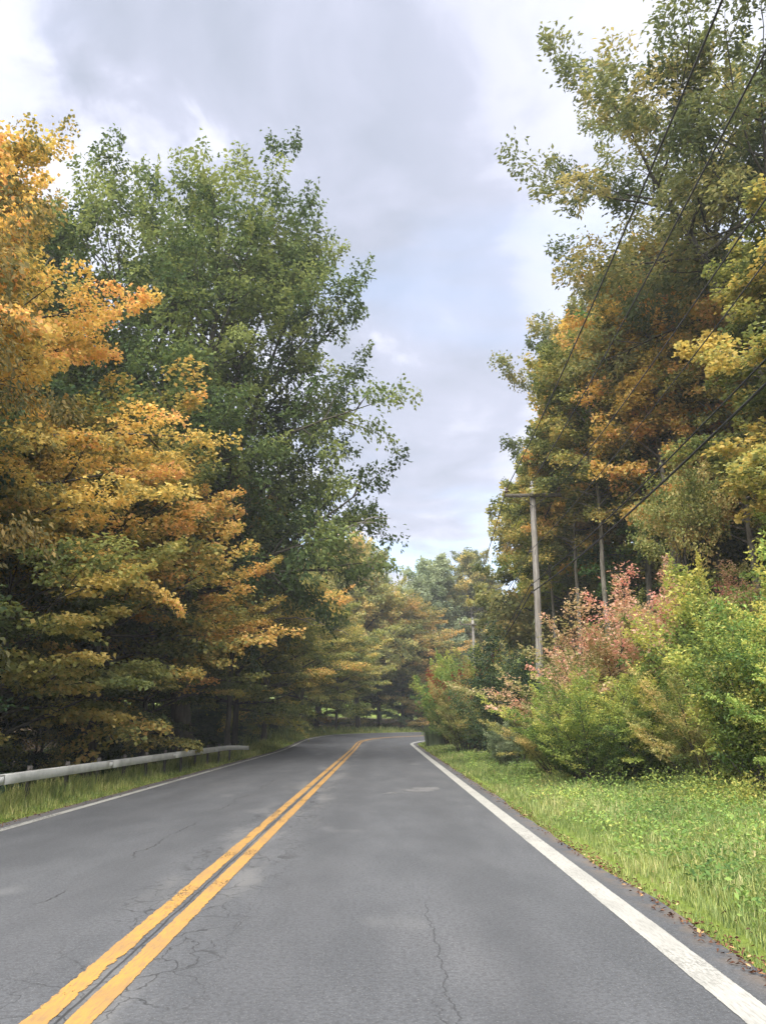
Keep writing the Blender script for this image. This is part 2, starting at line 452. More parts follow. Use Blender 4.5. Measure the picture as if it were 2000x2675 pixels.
# ---------------------------------------------------------------- ground and road
def build_ground():
    def axis(a, b, step, far, k):
        c = list(np.arange(a, b, step)); o = b; st = step
        while o < far[1]: c.append(o); st *= k; o += st
        c.append(far[1]); o = a; st = step; lo = []
        while o > far[0]: st *= k; o -= st; lo.append(max(o, far[0]))
        return np.array(sorted(set(lo + c)))
    xs = axis(-14, 16, .45, (-900, 900), 1.18); ys = axis(-6, 110, .8, (-120, 1400), 1.16)
    X, Y = np.meshgrid(xs, ys); Z = ground_z(X, Y)
    lat, s = road_co(X, Y)
    v = np.column_stack([X.ravel(), Y.ravel(), Z.ravel()])
    nx, ny = len(xs), len(ys)
    i = (np.arange(ny - 1)[:, None] * nx + np.arange(nx - 1)[None, :]).ravel()
    q = np.column_stack([i, i + 1, i + nx + 1, i + nx])
    cx = (X[:-1, :-1] + X[1:, 1:]) / 2; cyy = (Y[:-1, :-1] + Y[1:, 1:]) / 2
    la, ss = road_co(cx, cyy)
    woods = np.maximum(sstep(EDGE_R + 4.5, EDGE_R + 7.0, la), sstep(1.3, 2.4, EDGE_L - la) * (1 - .9 * sstep(45, 62, ss)) + sstep(5, 8, EDGE_L - la) * sstep(45, 62, ss))
    woods = woods * (1 - sstep(118, 135, cyy))
    m, t = new_mat('ground')
    a = t.n('ShaderNodeAttribute', attribute_name='w'); tc = t.n('ShaderNodeTexCoord'); p = tc.outputs['Object']
    n1 = t.noise(p, 1.2, 6, .65); n2 = t.noise(p, 14, 5, .65); n3 = t.noise(p, .12, 3)
    gr = t.mix(t.sm(n2, .3, .7), (.06, .10, .02), (.17, .24, .04)); gr = t.mix(t.sm(n1, .45, .7), gr, (.17, .17, .06))
    gr = t.mix(t.sm(n3, .4, .65), gr, (.22, .28, .06))
    li = t.mix(t.sm(n2, .32, .68), (.03, .025, .018), (.13, .085, .045)); li = t.mix(t.sm(n1, .5, .7), li, (.045, .065, .022))
    col = t.mix(t.sm(t.m('ADD', a.outputs['Fac'], t.m('MULTIPLY', t.m('SUBTRACT', n1, .5), .7)), .3, .7), gr, li)
    finish(t, principled(t, col, .95, .1, bump(t, n2, .8, .06)))
    prop(link('ground', mesh_from('ground', v, q, None, m, True, {'w': woods.ravel()})), kind='structure')


def strip(name, lats, s0, s1, ds, dz, mat, parent=None, ragged=0, seed=0):
    g = np.random.default_rng(seed); s = np.arange(s0, s1 + ds * .5, ds); lats = np.asarray(lats, float)
    LA = np.repeat(lats[None, :], len(s), 0); S = np.repeat(s[:, None], len(lats), 1)
    uvl = LA.copy()
    if ragged:
        w = np.convolve(g.normal(0, 1, len(s) + 8), np.ones(5) / 5, 'same')[4:-4]; w2 = np.convolve(g.normal(0, 1, len(s) + 8), np.ones(5) / 5, 'same')[4:-4]
        LA[:, 0] += w * ragged; LA[:, -1] += w2 * ragged
    x, y, z = road_pt(LA, S); v = np.column_stack([x.ravel(), y.ravel(), z.ravel() + dz])
    n = len(lats); i = (np.arange(len(s) - 1)[:, None] * n + np.arange(n - 1)[None, :]).ravel()
    q = np.column_stack([i, i + 1, i + n + 1, i + n])
    return link(name, mesh_from(name, v, q, None, mat, True, None, np.column_stack([uvl.ravel(), S.ravel()])), parent)


def asphalt():
    m, t = new_mat('asphalt')
    uv = t.n('ShaderNodeUVMap', uv_map='UVMap').outputs[0]
    sep = t.n('ShaderNodeSeparateXYZ'); t.set(sep.inputs[0], uv); lat, s = sep.outputs[0], sep.outputs[1]
    fine = t.noise(uv, 70, 3, .75); grit = t.noise(uv, 28, 5, .75); mid = t.noise(t.vmul(uv, (1, .35, 1)), 1.6, 5, .6); big = t.noise(t.vmul(uv, (.5, .12, 1)), 1.0, 4, .55)
    col = t.mix(t.sm(mid, .3, .7), (.074, .078, .085), (.100, .104, .112))
    col = t.mix(t.m('MULTIPLY', t.sm(big, .5, .72), .6), col, (.130, .132, .138))
    col = t.mix(t.m('MULTIPLY', t.sm(grit, .44, .60), .5), col, (.040, .040, .042))
    col = t.mix(t.m('MULTIPLY', t.sm(fine, .55, .70), .6), col, (.26, .26, .255))
    wh = t.m('ABSOLUTE', t.m('SUBTRACT', t.m('ABSOLUTE', t.m('SUBTRACT', t.m('ABSOLUTE', t.m('ADD', lat, .08)), 1.85)), .82))
    col = t.mix(t.m('MULTIPLY', t.m('SUBTRACT', 1, t.sm(wh, .1, .55)), .22), col, (.055, .056, .06))
    # broad pale scuffs with soft outlines
    sc = t.noise(t.vmul(uv, (.55, .30, 1)), 1.5, 2, .4)
    col = t.mix(t.m('MULTIPLY', t.sm(sc, .64, .76), .4), col, (.19, .19, .19))
    # worn, crazed strip on both sides of the centre line
    wv = t.n('ShaderNodeTexNoise'); t.set(wv.inputs['Vector'], uv); wv.inputs['Scale'].default_value = 3.0; wv.inputs['Detail'].default_value = 5
    wa = t.n('ShaderNodeVectorMath', operation='MULTIPLY_ADD'); t.set(wa.inputs[0], wv.outputs['Color']); wa.inputs[1].default_value = (.5, .5, 0); t.set(wa.inputs[2], uv)
    vo = t.n('ShaderNodeTexVoronoi', feature='DISTANCE_TO_EDGE'); t.set(vo.inputs['Vector'], t.vmul(wa.outputs[0], (1, .5, 1))); vo.inputs['Scale'].default_value = 4.2
    edge = t.m('SUBTRACT', 1, t.sm(vo.outputs['Distance'], .006, .03))
    al = t.m('ABSOLUTE', lat)
    band = t.m('MULTIPLY', t.m('SUBTRACT', 1, t.sm(al, .25, .95)), t.sm(t.noise(t.vmul(uv, (1, .45, 1)), 1.1, 3), .36, .52))
    pale = t.m('MULTIPLY', t.m('SUBTRACT', 1, t.sm(al, .25, .75)), t.sm(t.noise(t.vmul(uv, (1, .25, 1)), 1.3, 4), .45, .62))
    col = t.mix(t.m('MULTIPLY', pale, .38), col, (.21, .205, .195))
    cr = t.m('MULTIPLY', t.m('MULTIPLY', edge, band), .8)
    # seam between the two lines and one crack wandering along the right lane
    seam = t.m('SUBTRACT', 1, t.sm(t.m('ABSOLUTE', t.m('ADD', t.m('ADD', lat, .08), t.m('MULTIPLY', t.m('SUBTRACT', t.noise(uv, 2.2, 4), .5), .05))), .004, .013))
    def crack(c, amp, sc_, lo, hi, w):
        wob = t.m('MULTIPLY', t.m('SUBTRACT', t.noise(t.vmul(uv, (.2, 1, 1)), sc_, 6, .7), .5), amp)
        line = t.m('SUBTRACT', 1, t.sm(t.m('ABSOLUTE', t.m('ADD', t.m('SUBTRACT', lat, c), wob)), w * .35, w))
        return t.m('MULTIPLY', line, t.m('MULTIPLY', t.sm(s, lo, lo + .6), t.m('SUBTRACT', 1, t.sm(s, hi - 1.5, hi))))
    c1 = t.m('MULTIPLY', crack(2.06, .32, 1.1, 4.2, 8.6, .008), .6)
    c2 = crack(1.98, .5, 1.3, 2.0, 5.6, .009)
    c3 = crack(-1.35, .6, .9, 4, 24, .012); c3 = t.m('MULTIPLY', c3, t.sm(t.noise(t.vmul(uv, (.1, 1, 1)), .6, 2), .45, .55))
    allc = t.m('MAXIMUM', t.m('MAXIMUM', cr, seam), t.m('MAXIMUM', c1, t.m('MAXIMUM', c2, c3)))
    col = t.mix(t.m('MULTIPLY', allc, .8), col, (.022, .022, .022))
    # dirt towards the edges
    ed = t.m('MULTIPLY', t.sm(lat, 3.85, 4.1), t.sm(t.noise(uv, 3, 5), .4, .6)); el = t.m('MULTIPLY', t.sm(t.m('MULTIPLY', lat, -1), 4.15, 4.4), t.sm(t.noise(uv, 4, 5), .35, .6))
    col = t.mix(t.m('MULTIPLY', t.m('MAXIMUM', ed, el), .6), col, (.16, .12, .085))
    h = t.m('SUBTRACT', t.m('ADD', t.m('MULTIPLY', grit, .5), t.m('MULTIPLY', fine, .35)), t.m('MULTIPLY', allc, 1.2))
    finish(t, principled(t, col, .82, .3, bump(t, h, .5, .012))); return m


def paint(name, c, c2, wear, centre, half, amp=1.0):
    m, t = new_mat(name)
    uv = t.n('ShaderNodeUVMap', uv_map='UVMap').outputs[0]
    sep = t.n('ShaderNodeSeparateXYZ'); t.set(sep.inputs[0], uv)
    e = t.m('DIVIDE', t.m('ABSOLUTE', t.m('SUBTRACT', sep.outputs[0], centre)), half)     # 0 in the middle, 1 at the nominal edge
    n = t.noise(t.vmul(uv, (1, .7, 1)), 16, 6, .75); n2 = t.noise(t.vmul(uv, (1, .5, 1)), 3.0, 4, .6); n3 = t.noise(t.vmul(uv, (1, .12, 1)), 60, 3, .6)
    keep = t.m('ADD', t.m('MULTIPLY_ADD', n, 1.7 * amp, -.85 * amp), t.m('MULTIPLY_ADD', n2, 1.5 * amp, -.75 * amp))
    keep = t.m('ADD', keep, t.m('MULTIPLY_ADD', t.m('POWER', e, 5.0), -.85, .95))
    n4 = t.noise(t.vmul(uv, (1, .35, 1)), 1.3, 4, .6); n5 = t.noise(t.vmul(uv, (1, .5, 1)), 38, 4, .7)
    worn = t.m('MULTIPLY', t.sm(n4, .52, .66), t.sm(n5, .46, .58))                      # stretches rubbed thin by tyres
    mask = t.m('MULTIPLY', t.sm(keep, wear, wear + .06), t.m('SUBTRACT', 1, t.m('MULTIPLY', worn, .8 * amp)), clamp=True)
    col = t.mix(t.sm(n3, .4, .75), c, c2); col = t.mix(t.m('MULTIPLY', t.sm(n2, .42, .66), .5), col, c2)
    b = principled(t, col, .7, .3)
    tr = t.n('ShaderNodeBsdfTransparent'); mx = t.n('ShaderNodeMixShader'); t.set(mx.inputs[0], mask)
    t.nt.links.new(tr.outputs[0], mx.inputs[1]); t.nt.links.new(b.outputs[0], mx.inputs[2]); finish(t, mx); return m


def build_road():
    road = strip('road', [EDGE_L, -4.1, -3, -2, -1, 0, 1, 2, 3, 3.8, EDGE_R], -12, 150, .4, 0.0, asphalt(), None, .06, 3)
    prop(road, kind='structure')
    Yc, Yd = (.43, .24, .06), (.25, .16, .08)
    strip('yellow_line', [-.31, -.20, -.10], -12, 150, .5, .004, paint('yellow_paint_rough', Yc, Yd, .36, -.195, .078, 1.5), road)
    strip('yellow_line', [-.06, .04, .15], -12, 150, .5, .004, paint('yellow_paint', Yc, Yd, .28, .036, .076, 1.15), road)
    Wc, Wd = (.39, .383, .35), (.25, .245, .225)
    strip('edge_line', [3.58, 3.73, 3.88], -12, 150, .5, .004, paint('white_paint', Wc, Wd, .18, 3.73, .118, .45), road)
    strip('edge_line', [-4.22, -4.09, -3.96], -12, 150, .5, .004, paint('white_paint_worn', Wc, Wd, .33, -4.09, .085, .9), road)
    return road


def build_patch(road):
    """pale pointed scar left by old resurfacing in the right lane"""
    m, t = new_mat('pale_asphalt'); tc = t.n('ShaderNodeTexCoord'); n = t.noise(tc.outputs['Object'], 26, 5, .7); n2 = t.noise(tc.outputs['Object'], 1.4, 4)
    b = principled(t, t.mix(n, (.13, .13, .132), (.19, .19, .192)), .85, .25); tr = t.n('ShaderNodeBsdfTransparent'); mx = t.n('ShaderNodeMixShader')
    t.set(mx.inputs[0], t.m('MULTIPLY', t.sm(t.m('ADD', n2, t.m('MULTIPLY', t.m('SUBTRACT', n, .5), .5)), .40, .54), .85)); t.nt.links.new(tr.outputs[0], mx.inputs[1]); t.nt.links.new(b.outputs[0], mx.inputs[2]); finish(t, mx)
    up = [(1.62, 18.6), (1.9, 19.2), (2.2, 19.9), (2.5, 20.5), (2.8, 20.8), (3.02, 20.6)]; lo = [(1.7, 18.5), (2.0, 18.7), (2.35, 18.9), (2.65, 19.1), (2.9, 19.5), (3.05, 20.0)]
    v = [];
    for a, b_ in zip(up, lo):
        for q in (a, b_): x, y, z = road_pt(*q); v.append((float(x), float(y), float(z) + .003))
    q = [[2 * i, 2 * i + 1, 2 * i + 3, 2 * i + 2] for i in range(5)]
    link('asphalt_patch', mesh_from('asphalt_patch', np.array(v), np.array(q), None, m), road)


build_ground()
build_patch(build_road())

# ---------------------------------------------------------------- grass verges (uncountable)
def blades(name, n, sampler, h, w, mat, label, seed, bias=.5, cat='grass'):
    g = np.random.default_rng(seed)
    x, y, hs = sampler(g, n); n = len(x); z = ground_z(x, y)
    dist = np.hypot(x, y)
    pn = np.sin(x * .9 + 1.3 * np.sin(y * .5)) * np.sin(y * .7 + x * .3); pq = np.sin(x * 2.9 + 2 * np.sin(y * 1.7)) * np.sin(y * 2.3 + 1.5 * np.sin(x * 1.9))
    hh = h * g.uniform(.35, 1.25, n) * hs * (1 + .45 * pq); ww = w * (1 + dist / 14) * g.uniform(.6, 1.3, n)
    a = g.uniform(0, 6.28, n); ln = g.uniform(.1, .75, n) * hh
    dx, dy = np.cos(a), np.sin(a); sx, sy = -dy, dx
    base = np.column_stack([x, y, z - .02]); S = np.column_stack([sx, sy, np.zeros(n)]) * (ww / 2)[:, None]
    mid = base + np.column_stack([dx * ln * .35, dy * ln * .35, hh * .6]); tip = base + np.column_stack([dx * ln, dy * ln, hh])
    v = np.stack([base - S, base + S, mid + S * .75, mid - S * .75, tip], 1).reshape(-1, 3)
    k = np.arange(n)[:, None] * 5
    val = np.clip(bias + .20 * g.normal(0, 1, n) + .14 * pn + .14 * pq, .02, .98)
    me = mesh_from(name, v, k + np.array([0, 1, 2, 3]), k + np.array([3, 2, 4]), LM[mat], False, {'v': np.concatenate([val, val])})
    return prop(link(name, me), label, cat, None, 'stuff')


def samp(lo, hi, s0, s1, edge_low=1.0, pw=1.0):
    def f(g, n):
        s = s0 * (s1 / s0) ** (g.random(n) ** pw); lat = lo + (hi - lo) * g.random(n)
        x, y, _ = road_pt(lat, s)
        e = np.clip((np.minimum(abs(lat - EDGE_R), abs(lat - EDGE_L))) / .8, edge_low, 1)
        return x, y, e
    return f


blades('grass', 95000, samp(EDGE_R + .1, 9.6, 3.2, 70, .5), .17, .006, 'grass', 'bright green grass growing on the verge between road and shrubs', 11, .42)
blades('grass', 26000, samp(EDGE_R - .03, EDGE_R + 1.3, 3.2, 60, .6), .13, .005, 'grass_dry', 'short worn grass fringe along the pavement edge below the shrubs', 14, .38)
blades('grass', 40000, samp(EDGE_L - 2.3, EDGE_L + .02, 9, 100, .4), .25, .006, 'grass_dry', 'yellowish green grass strip growing under the guard rail', 12, .45)
blades('grass', 9000, samp(EDGE_L - 7, EDGE_L - 1.2, 56, 105, 1), .4, .012, 'grass', 'short green grass bank on the outside of the bend', 13, .5)


def weeds(name, n, seed, lo, hi, s0, s1, mat, size, leaves, label, hgt=.22, kb=.5):
    p = Plant(seed); g = p.g
    s = s0 * (s1 / s0) ** g.random(n); lat = lo + (hi - lo) * g.random(n) ** .8; x, y, _ = road_pt(lat, s); z = ground_z(x, y)
    pn = np.sin(x * 1.3 + y * .4) * np.sin(y * .8 - x * .6)
    for i in range(n):
        for k in range(4):
            a = g.uniform(0, 6.28); d = np.array([math.cos(a) * .6, math.sin(a) * .6, 1.0])
            p.tw.append((np.array([x[i], y[i], z[i] - .02]), d, hgt * g.uniform(.5, 1.4), np.clip(kb + .35 * pn[i] + g.normal(0, .15), 0, 1), g.random()))
    me = p.leaves(leaves, size, aspect=.5, flat=.5, spread=.09, droop=.2); me.materials.append(LM[mat])
    return prop(link(name, me), label, 'weeds', None, 'stuff')


weeds('ground_cover', 2600, 21, EDGE_R + .45, 9.8, 4.2, 46, 'fresh', .06, 64000, 'low leafy weeds growing among the verge grass')
weeds('ground_cover', 520, 22, EDGE_R + .6, 9.5, 5, 24, 'tan', .045, 12000, 'dry tan weeds scattered through the verge grass', .26)
blades('grass', 9000, samp(EDGE_L - 1.25, EDGE_L - .65, 9, 42, 1), .36, .006, 'grass_dry', 'taller grass tufts hiding the posts of the guard rail', 15, .42)
weeds('ground_cover', 420, 24, EDGE_R + 2.2, 9.9, 13.5, 26, 'lime', .06, 14000, 'tall leafy weeds crowding the foot of the roadside shrubs', .5)
weeds('forest_undergrowth', 700, 23, -22, EDGE_L - 2.6, 10, 80, 'dark', .16, 20000, 'dark leafy undergrowth covering the floor of the wood', .5, .4)

# ---------------------------------------------------------------- guard rail, poles, wires
def metal(name, c, c2, rough=.55, met=.3, sc=6):
    m, t = new_mat(name); tc = t.n('ShaderNodeTexCoord'); n = t.noise(tc.outputs['Object'], sc, 6, .65); n2 = t.noise(tc.outputs['Object'], sc * 7, 4)
    col = t.mix(t.sm(n, .35, .7), c, c2); finish(t, principled(t, col, rough, .4, bump(t, n2, .15, .01), met)); return m


GALV = metal('galvanised_steel', (.56, .56, .53), (.42, .425, .40), .6, .1, 3)
STEEL_DARK = metal('weathered_post_steel', (.10, .09, .08), (.05, .045, .04), .7, .2)
WOODP = None


def pole_wood():
    m, t = new_mat('grey_pole_wood'); tc = t.n('ShaderNodeTexCoord'); p = tc.outputs['Object']
    n = t.noise(t.vmul(p, (1, 1, .035)), 26, 6, .7); n2 = t.noise(t.vmul(p, (1, 1, .4)), 2.2, 4); n3 = t.noise(t.vmul(p, (1, 1, .12)), 9, 4)
    col = t.mix(t.sm(n, .36, .66), (.17, .155, .135), (.42, .40, .37)); col = t.mix(t.m('MULTIPLY', t.sm(n2, .45, .7), .5), col, (.28, .24, .19))
    col = t.mix(t.m('MULTIPLY', t.sm(n3, .64, .72), .7), col, (.07, .055, .045))
    finish(t, principled(t, col, .9, .15, bump(t, n, .5, .01))); return m


WOODP = pole_wood()
ARMW = bark_mat('crossarm_wood', (.07, .06, .05), (.16, .14, .12), 14)
PORC = metal('brown_porcelain', (.10, .065, .05), (.16, .11, .09), .25, 0)
PORCW = metal('grey_porcelain', (.42, .42, .42), (.30, .30, .31), .25, 0)
BLACK = metal('black_cable_jacket', (.018, .018, .02), (.03, .03, .032), .6, 0)
ALU = metal('weathered_conductor', (.05, .05, .055), (.08, .075, .075), .6, .2)


def build_rail():
    rail = thing('guard_rail', 'long grey box-beam guard rail above the grass on dark steel posts', 'guard rail', (-7.0, 15, gz(-7.0, 15)))
    o = np.array(rail.location)
    def P(y):
        t = (y - 15) / 22; x = -7.0 + .62 * t - (.0 if y < 33 else .035 * (y - 33) ** 2 * -.35)
        z = .53 - (0 if y < 32.5 else .005 * (y - 32.5) ** 2)
        return np.array([x, y, z + .0])
    cuts = [6, 9.6, 15.1, 20.6, 26.1, 31.6, 37.2]
    for a, b in zip(cuts[:-1], cuts[1:]):
        ys = np.linspace(a + .006, b - .006, 12); pts = np.array([P(y) for y in ys]) - o
        mb = MB(); hw, hh = .085, .088; ch = .006
        prof = [(-hw + ch, -hh), (hw - ch, -hh), (hw, -hh + ch), (hw, hh - ch), (hw - ch, hh), (-hw + ch, hh), (-hw, hh - ch), (-hw, -hh + ch)]
        v = np.array([[p + [u, 0, w] for (u, w) in prof] for p in pts]); n = 8; m = len(pts)
        i = np.arange(m - 1)[:, None] * n; j = np.arange(n)[None, :]; j2 = (j + 1) % n
        q = np.stack([i + j, i + n + j, i + n + j2, i + j2], -1).reshape(-1, 4)
        tr = [[0, k, k + 1] for k in range(1, 7)] + [[(m - 1) * n, (m - 1) * n + k + 1, (m - 1) * n + k] for k in range(1, 7)]
        mb.add(v.reshape(-1, 3), q, tr); sec = mb.build('rail_section', GALV, rail)
        if a > 9:      # splice plate bridging the joint behind this section
            mb = MB(); c = P(a) - o
            for u in (-.079, .079): mb.box(c + [u, 0, 0], (.01, .5, .12))
            mb.build('splice_plate', GALV, sec)
    pm = MB(); pm.box((0, 0, -.31), (.008, .10, .92)); pm.box((0, -.05, -.31), (.06, .006, .92)); pm.box((0, .05, -.31), (.06, .006, .92))
    pm = pm.mesh('post', STEEL_DARK)
    bm = MB(); bm.box((0.0, 0, -.09), (.13, .1, .01)); bm = bm.mesh('support_bracket', GALV)
    for y in np.arange(7.3, 36, 1.83):
        c = P(y) - o; po = link('post', pm, rail); po.location = c + [-.10, 0, .03]
        br = link('support_bracket', bm, po); br.location = (.09, 0, -.03)
    return rail


build_rail()
LINE = Vector((.042, 1, 0)).normalized(); PERP = Vector((LINE.y, -LINE.x, 0))
POLES = [(4.55, -15.0, 11.6), (6.6, 33.0, 11.55), (8.25, 72.0, 10.6)]
ATT = {}


def build_pole(x, y, top, label, idx):
    z0 = gz(x, y) - .3
    e = thing('utility_pole', label, 'utility pole', (x, y, z0), 0, 'wooden utility poles carrying the power line'); h = top - z0
    g = np.random.default_rng(90 + idx)
    zz = np.linspace(0, h, 16); px = .05 * np.sin(zz / h * 4) - (.24 if idx == 1 else 0) * (1 - zz / h)
    mb = MB(); mb.tube(np.column_stack([px - px[-1] * zz / h * 0, .03 * np.sin(zz * .7), zz]), np.linspace(.175, .115, 16), 14); pole = mb.build('pole', WOODP, e, True)
    tx = px[-1]
    M = np.array([[PERP.x, LINE.x, 0], [PERP.y, LINE.y, 0], [0, 0, 1.]])
    def w(a, b, c): return np.array([tx, 0, 0]) + M @ np.array([a, b, c])
    mb = MB(); mb.box(w(0, -.16, h - .42), (2.44, .11, .14), M); arm = mb.build('crossarm', ARMW, e)
    for sg in (-1, 1):
        mb = MB(); mb.tube([w(sg * .62, -.215, h - .46), w(sg * .02, -.16, h - .92)], .016, 5); mb.build('arm_brace', STEEL_DARK, e)
    mb = MB(); mb.tube([w(0, -.25, h - .42), w(0, .16, h - .42)], .022, 6); mb.build('through_bolt', STEEL_DARK, e)
    ins = [(-1.14, -.16, h - .362), (.0, 0, h - .02), (1.12, -.16, h - .362)]
    pts = []
    for k, c in enumerate(ins):
        p = w(*c); mb = MB(); mb.tube([p, p + [0, 0, .16]], .016, 6); pin = mb.build('insulator_pin', STEEL_DARK, e)
        mb = MB(); zs = np.array([.10, .11, .15, .16, .20, .21, .25, .26, .29]); rs = np.array([.03, .085, .09, .05, .055, .075, .07, .04, .045])
        mb.tube(np.column_stack([np.full(9, p[0]), np.full(9, p[1]), p[2] + zs]), rs, 10); mb.build('insulator', PORC if k != 1 else PORCW, e, True)
        pts.append(Vector(p + [0, 0, .27]) + e.location)
    # clevis for the neutral and clamps for the two telephone cables
    for zc, nm in ((h - 2.9, 'neutral_bracket'), (h - 4.35, 'cable_clamp'), (h - 4.68, 'cable_clamp')):
        p = w(-.17 + np.interp(zc, zz, px) - tx, -.02, zc); mb = MB(); mb.box(p, (.12, .05, .07)); mb.box(p + [-.07, 0, 0], (.03, .07, .12)); mb.build(nm, STEEL_DARK, e); pts.append(Vector(p + [-.09, 0, 0]) + e.location)
    mb = MB(); zs = np.linspace(1.5, h - .5, 20); mb.tube(np.column_stack([.165 - .055 * zs / h + .05 * np.sin(zs / h * 4) - (.24 if idx == 1 else 0) * (1 - zs / h), zs * 0 - .02, zs]), .011, 5); mb.build('ground_wire', ALU, e)
    ATT[idx] = pts
    return e


LBL = ['tall weathered wooden utility pole behind the roadside', 'tall weathered grey utility pole with crossarm rising out of the pinkish shrub', 'distant slim grey utility pole with crossarm beside pale tree trunks at the bend']
for i in (1, 2): build_pole(*POLES[i], LBL[i], i)
off = Vector((POLES[0][0] - POLES[1][0], POLES[0][1] - POLES[1][1], 0))
ATT[0] = [p + off + Vector((0, 0, .1)) for p in ATT[1]]
off3 = Vector((10.0, 40, -.5)); ATT[3] = [p + off3 for p in ATT[2]]
WN = [('power_wire', 'bare power wire on the crossarm end over the road side', .018, 1.0, ALU),
      ('power_wire', 'bare power wire carried on the insulator at the pole top', .018, .9, ALU),
      ('power_wire', 'bare power wire on the crossarm end nearest the trees', .018, 1.0, ALU),
      ('neutral_wire', 'thin neutral wire fixed to the pole below the crossarm', .0115, 1.0, ALU),
      ('telephone_cable', 'black telephone cable clamped to the pole, upper of the two', .016, .85, BLACK),
      ('telephone_cable', 'thick black telephone cable clamped to the pole, lower of the two', .024, .85, BLACK)]
for k, (nm, lb, r, sag, mt) in enumerate(WN):
    root = None; mb = MB()
    for a, b in ((0, 1), (1, 2), (2, 3)):
        A, B = np.array(ATT[a][k]), np.array(ATT[b][k]); t = np.linspace(0, 1, 42); sg = sag * (1 if a == 0 else .7)
        pts = A + (B - A) * t[:, None]; pts[:, 2] -= 4 * sg * t * (1 - t)
        mb.tube(pts, r * (1 if a == 0 else 1.15), 5, False)
    prop(mb.build(nm, mt, None, True), lb, 'cable' if k > 3 else 'wire', 'overhead lines between the utility poles')
A = np.array(POLES[2][:2] + (4.9,)); t = np.linspace(0, 1, 20)
mb = MB(); pts = np.column_stack([A[0] + .1 + 3.6 * t, A[1] - .2 + 3 * t, 5.6 - 3.0 * t * (1 - t) + 1.0 * t]); mb.tube(pts, .03, 5, False)
prop(mb.build('slack_cable', PORCW, None, True), 'pale slack cable drooping in a loop from the distant utility pole', 'cable')

# ---------------------------------------------------------------- trees
MAPLE = dict(trop=(-.018, -.02), vert=.17, lift=.0, twig=.8)
LKM = dict(aspect=.95, flat=.22, spread=.34, droop=.28, wts=(.40, .25, .30))
LKG = dict(aspect=.5, flat=.55, spread=.36, droop=.5, wts=(.5, .25, .2))

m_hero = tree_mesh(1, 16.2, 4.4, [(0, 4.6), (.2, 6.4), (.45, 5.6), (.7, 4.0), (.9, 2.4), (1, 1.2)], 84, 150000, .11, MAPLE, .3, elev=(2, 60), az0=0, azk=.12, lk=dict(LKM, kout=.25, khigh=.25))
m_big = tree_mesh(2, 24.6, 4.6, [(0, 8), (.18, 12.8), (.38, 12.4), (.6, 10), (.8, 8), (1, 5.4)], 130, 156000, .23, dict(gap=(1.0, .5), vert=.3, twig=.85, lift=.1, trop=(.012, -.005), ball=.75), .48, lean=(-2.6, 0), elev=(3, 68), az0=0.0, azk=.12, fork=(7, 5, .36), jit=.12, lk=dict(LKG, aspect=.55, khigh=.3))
m_oak = tree_mesh(3, 23.6, 16.6, [(0, 6.0), (.25, 8.2), (.6, 7.4), (1, 4.0)], 70, 84000, .19, dict(gap=(1.1, .55), vert=.35, wob=.10, twig=.8, lift=.06, trop=(.012, 0), ball=.8), .42, elev=(4, 58), fork=(12, 5, .46), lk=dict(aspect=.45, flat=.7, spread=.32, droop=.35, wts=(.5, .25, .2)))
m_tall = tree_mesh(4, 22, 8.5, [(0, 2.4), (.25, 3.9), (.6, 3.7), (.85, 2.8), (1, 1.4)], 60, 62000, .16, dict(MAPLE, vert=.22, gap=(.8, .42), ball=.4), .2, elev=(10, 66), mat=BARK_PALE, lk=dict(LKM, flat=.35, kout=.15))
m_tall2 = tree_mesh(5, 24, 10, [(0, 2.6), (.3, 4.4), (.6, 4.2), (.85, 3.4), (1, 2)], 54, 50000, .18, dict(vert=.3, twig=.8, lift=.06, ball=.7), .22, elev=(15, 66), mat=BARK_PALE, fork=(11, 3, .28), lk=dict(LKM, flat=.5, aspect=.7))
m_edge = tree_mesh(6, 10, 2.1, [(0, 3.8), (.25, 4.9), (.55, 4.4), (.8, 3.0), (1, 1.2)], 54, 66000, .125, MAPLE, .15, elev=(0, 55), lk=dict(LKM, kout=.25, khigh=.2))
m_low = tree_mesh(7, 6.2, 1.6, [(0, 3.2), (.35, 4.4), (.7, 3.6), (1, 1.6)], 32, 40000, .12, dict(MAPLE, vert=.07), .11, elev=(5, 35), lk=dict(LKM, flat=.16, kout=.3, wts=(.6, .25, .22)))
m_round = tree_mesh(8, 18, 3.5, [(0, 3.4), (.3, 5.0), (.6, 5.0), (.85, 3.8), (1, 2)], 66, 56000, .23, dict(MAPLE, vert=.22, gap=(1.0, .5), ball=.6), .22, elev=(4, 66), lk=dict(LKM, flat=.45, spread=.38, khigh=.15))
m_near = tree_mesh(9, 12.0, 3.2, [(0, 2.8), (.3, 3.9), (.6, 4.0), (.85, 3.0), (1, 1.4)], 46, 44000, .135, dict(gap=(.8, .4), vert=.25, twig=.7, trop=(-.02, -.04), ball=.4), .17, elev=(5, 55), lk=dict(aspect=.45, flat=.5, spread=.3, droop=.8, wts=(.4, .25, .3)))
m_tall_dark = (m_tall[0].copy(), m_tall[1]); m_tall_dark[0].materials[0] = BARK
m_pole = tree_mesh(12, 21, 11.5, [(0, 2.0), (.3, 3.4), (.7, 3.0), (1, 1.2)], 40, 40000, .15, dict(MAPLE, vert=.25, gap=(.8, .42), ball=.5), .15, elev=(10, 66), mat=BARK_PALE, lk=dict(LKM, flat=.4, kout=.15))
m_sap = tree_mesh(10, 6.5, .5, [(0, 1.8), (.3, 2.2), (.7, 1.8), (1, .7)], 30, 20000, .10, MAPLE, .06, elev=(0, 55), lk=dict(LKM))

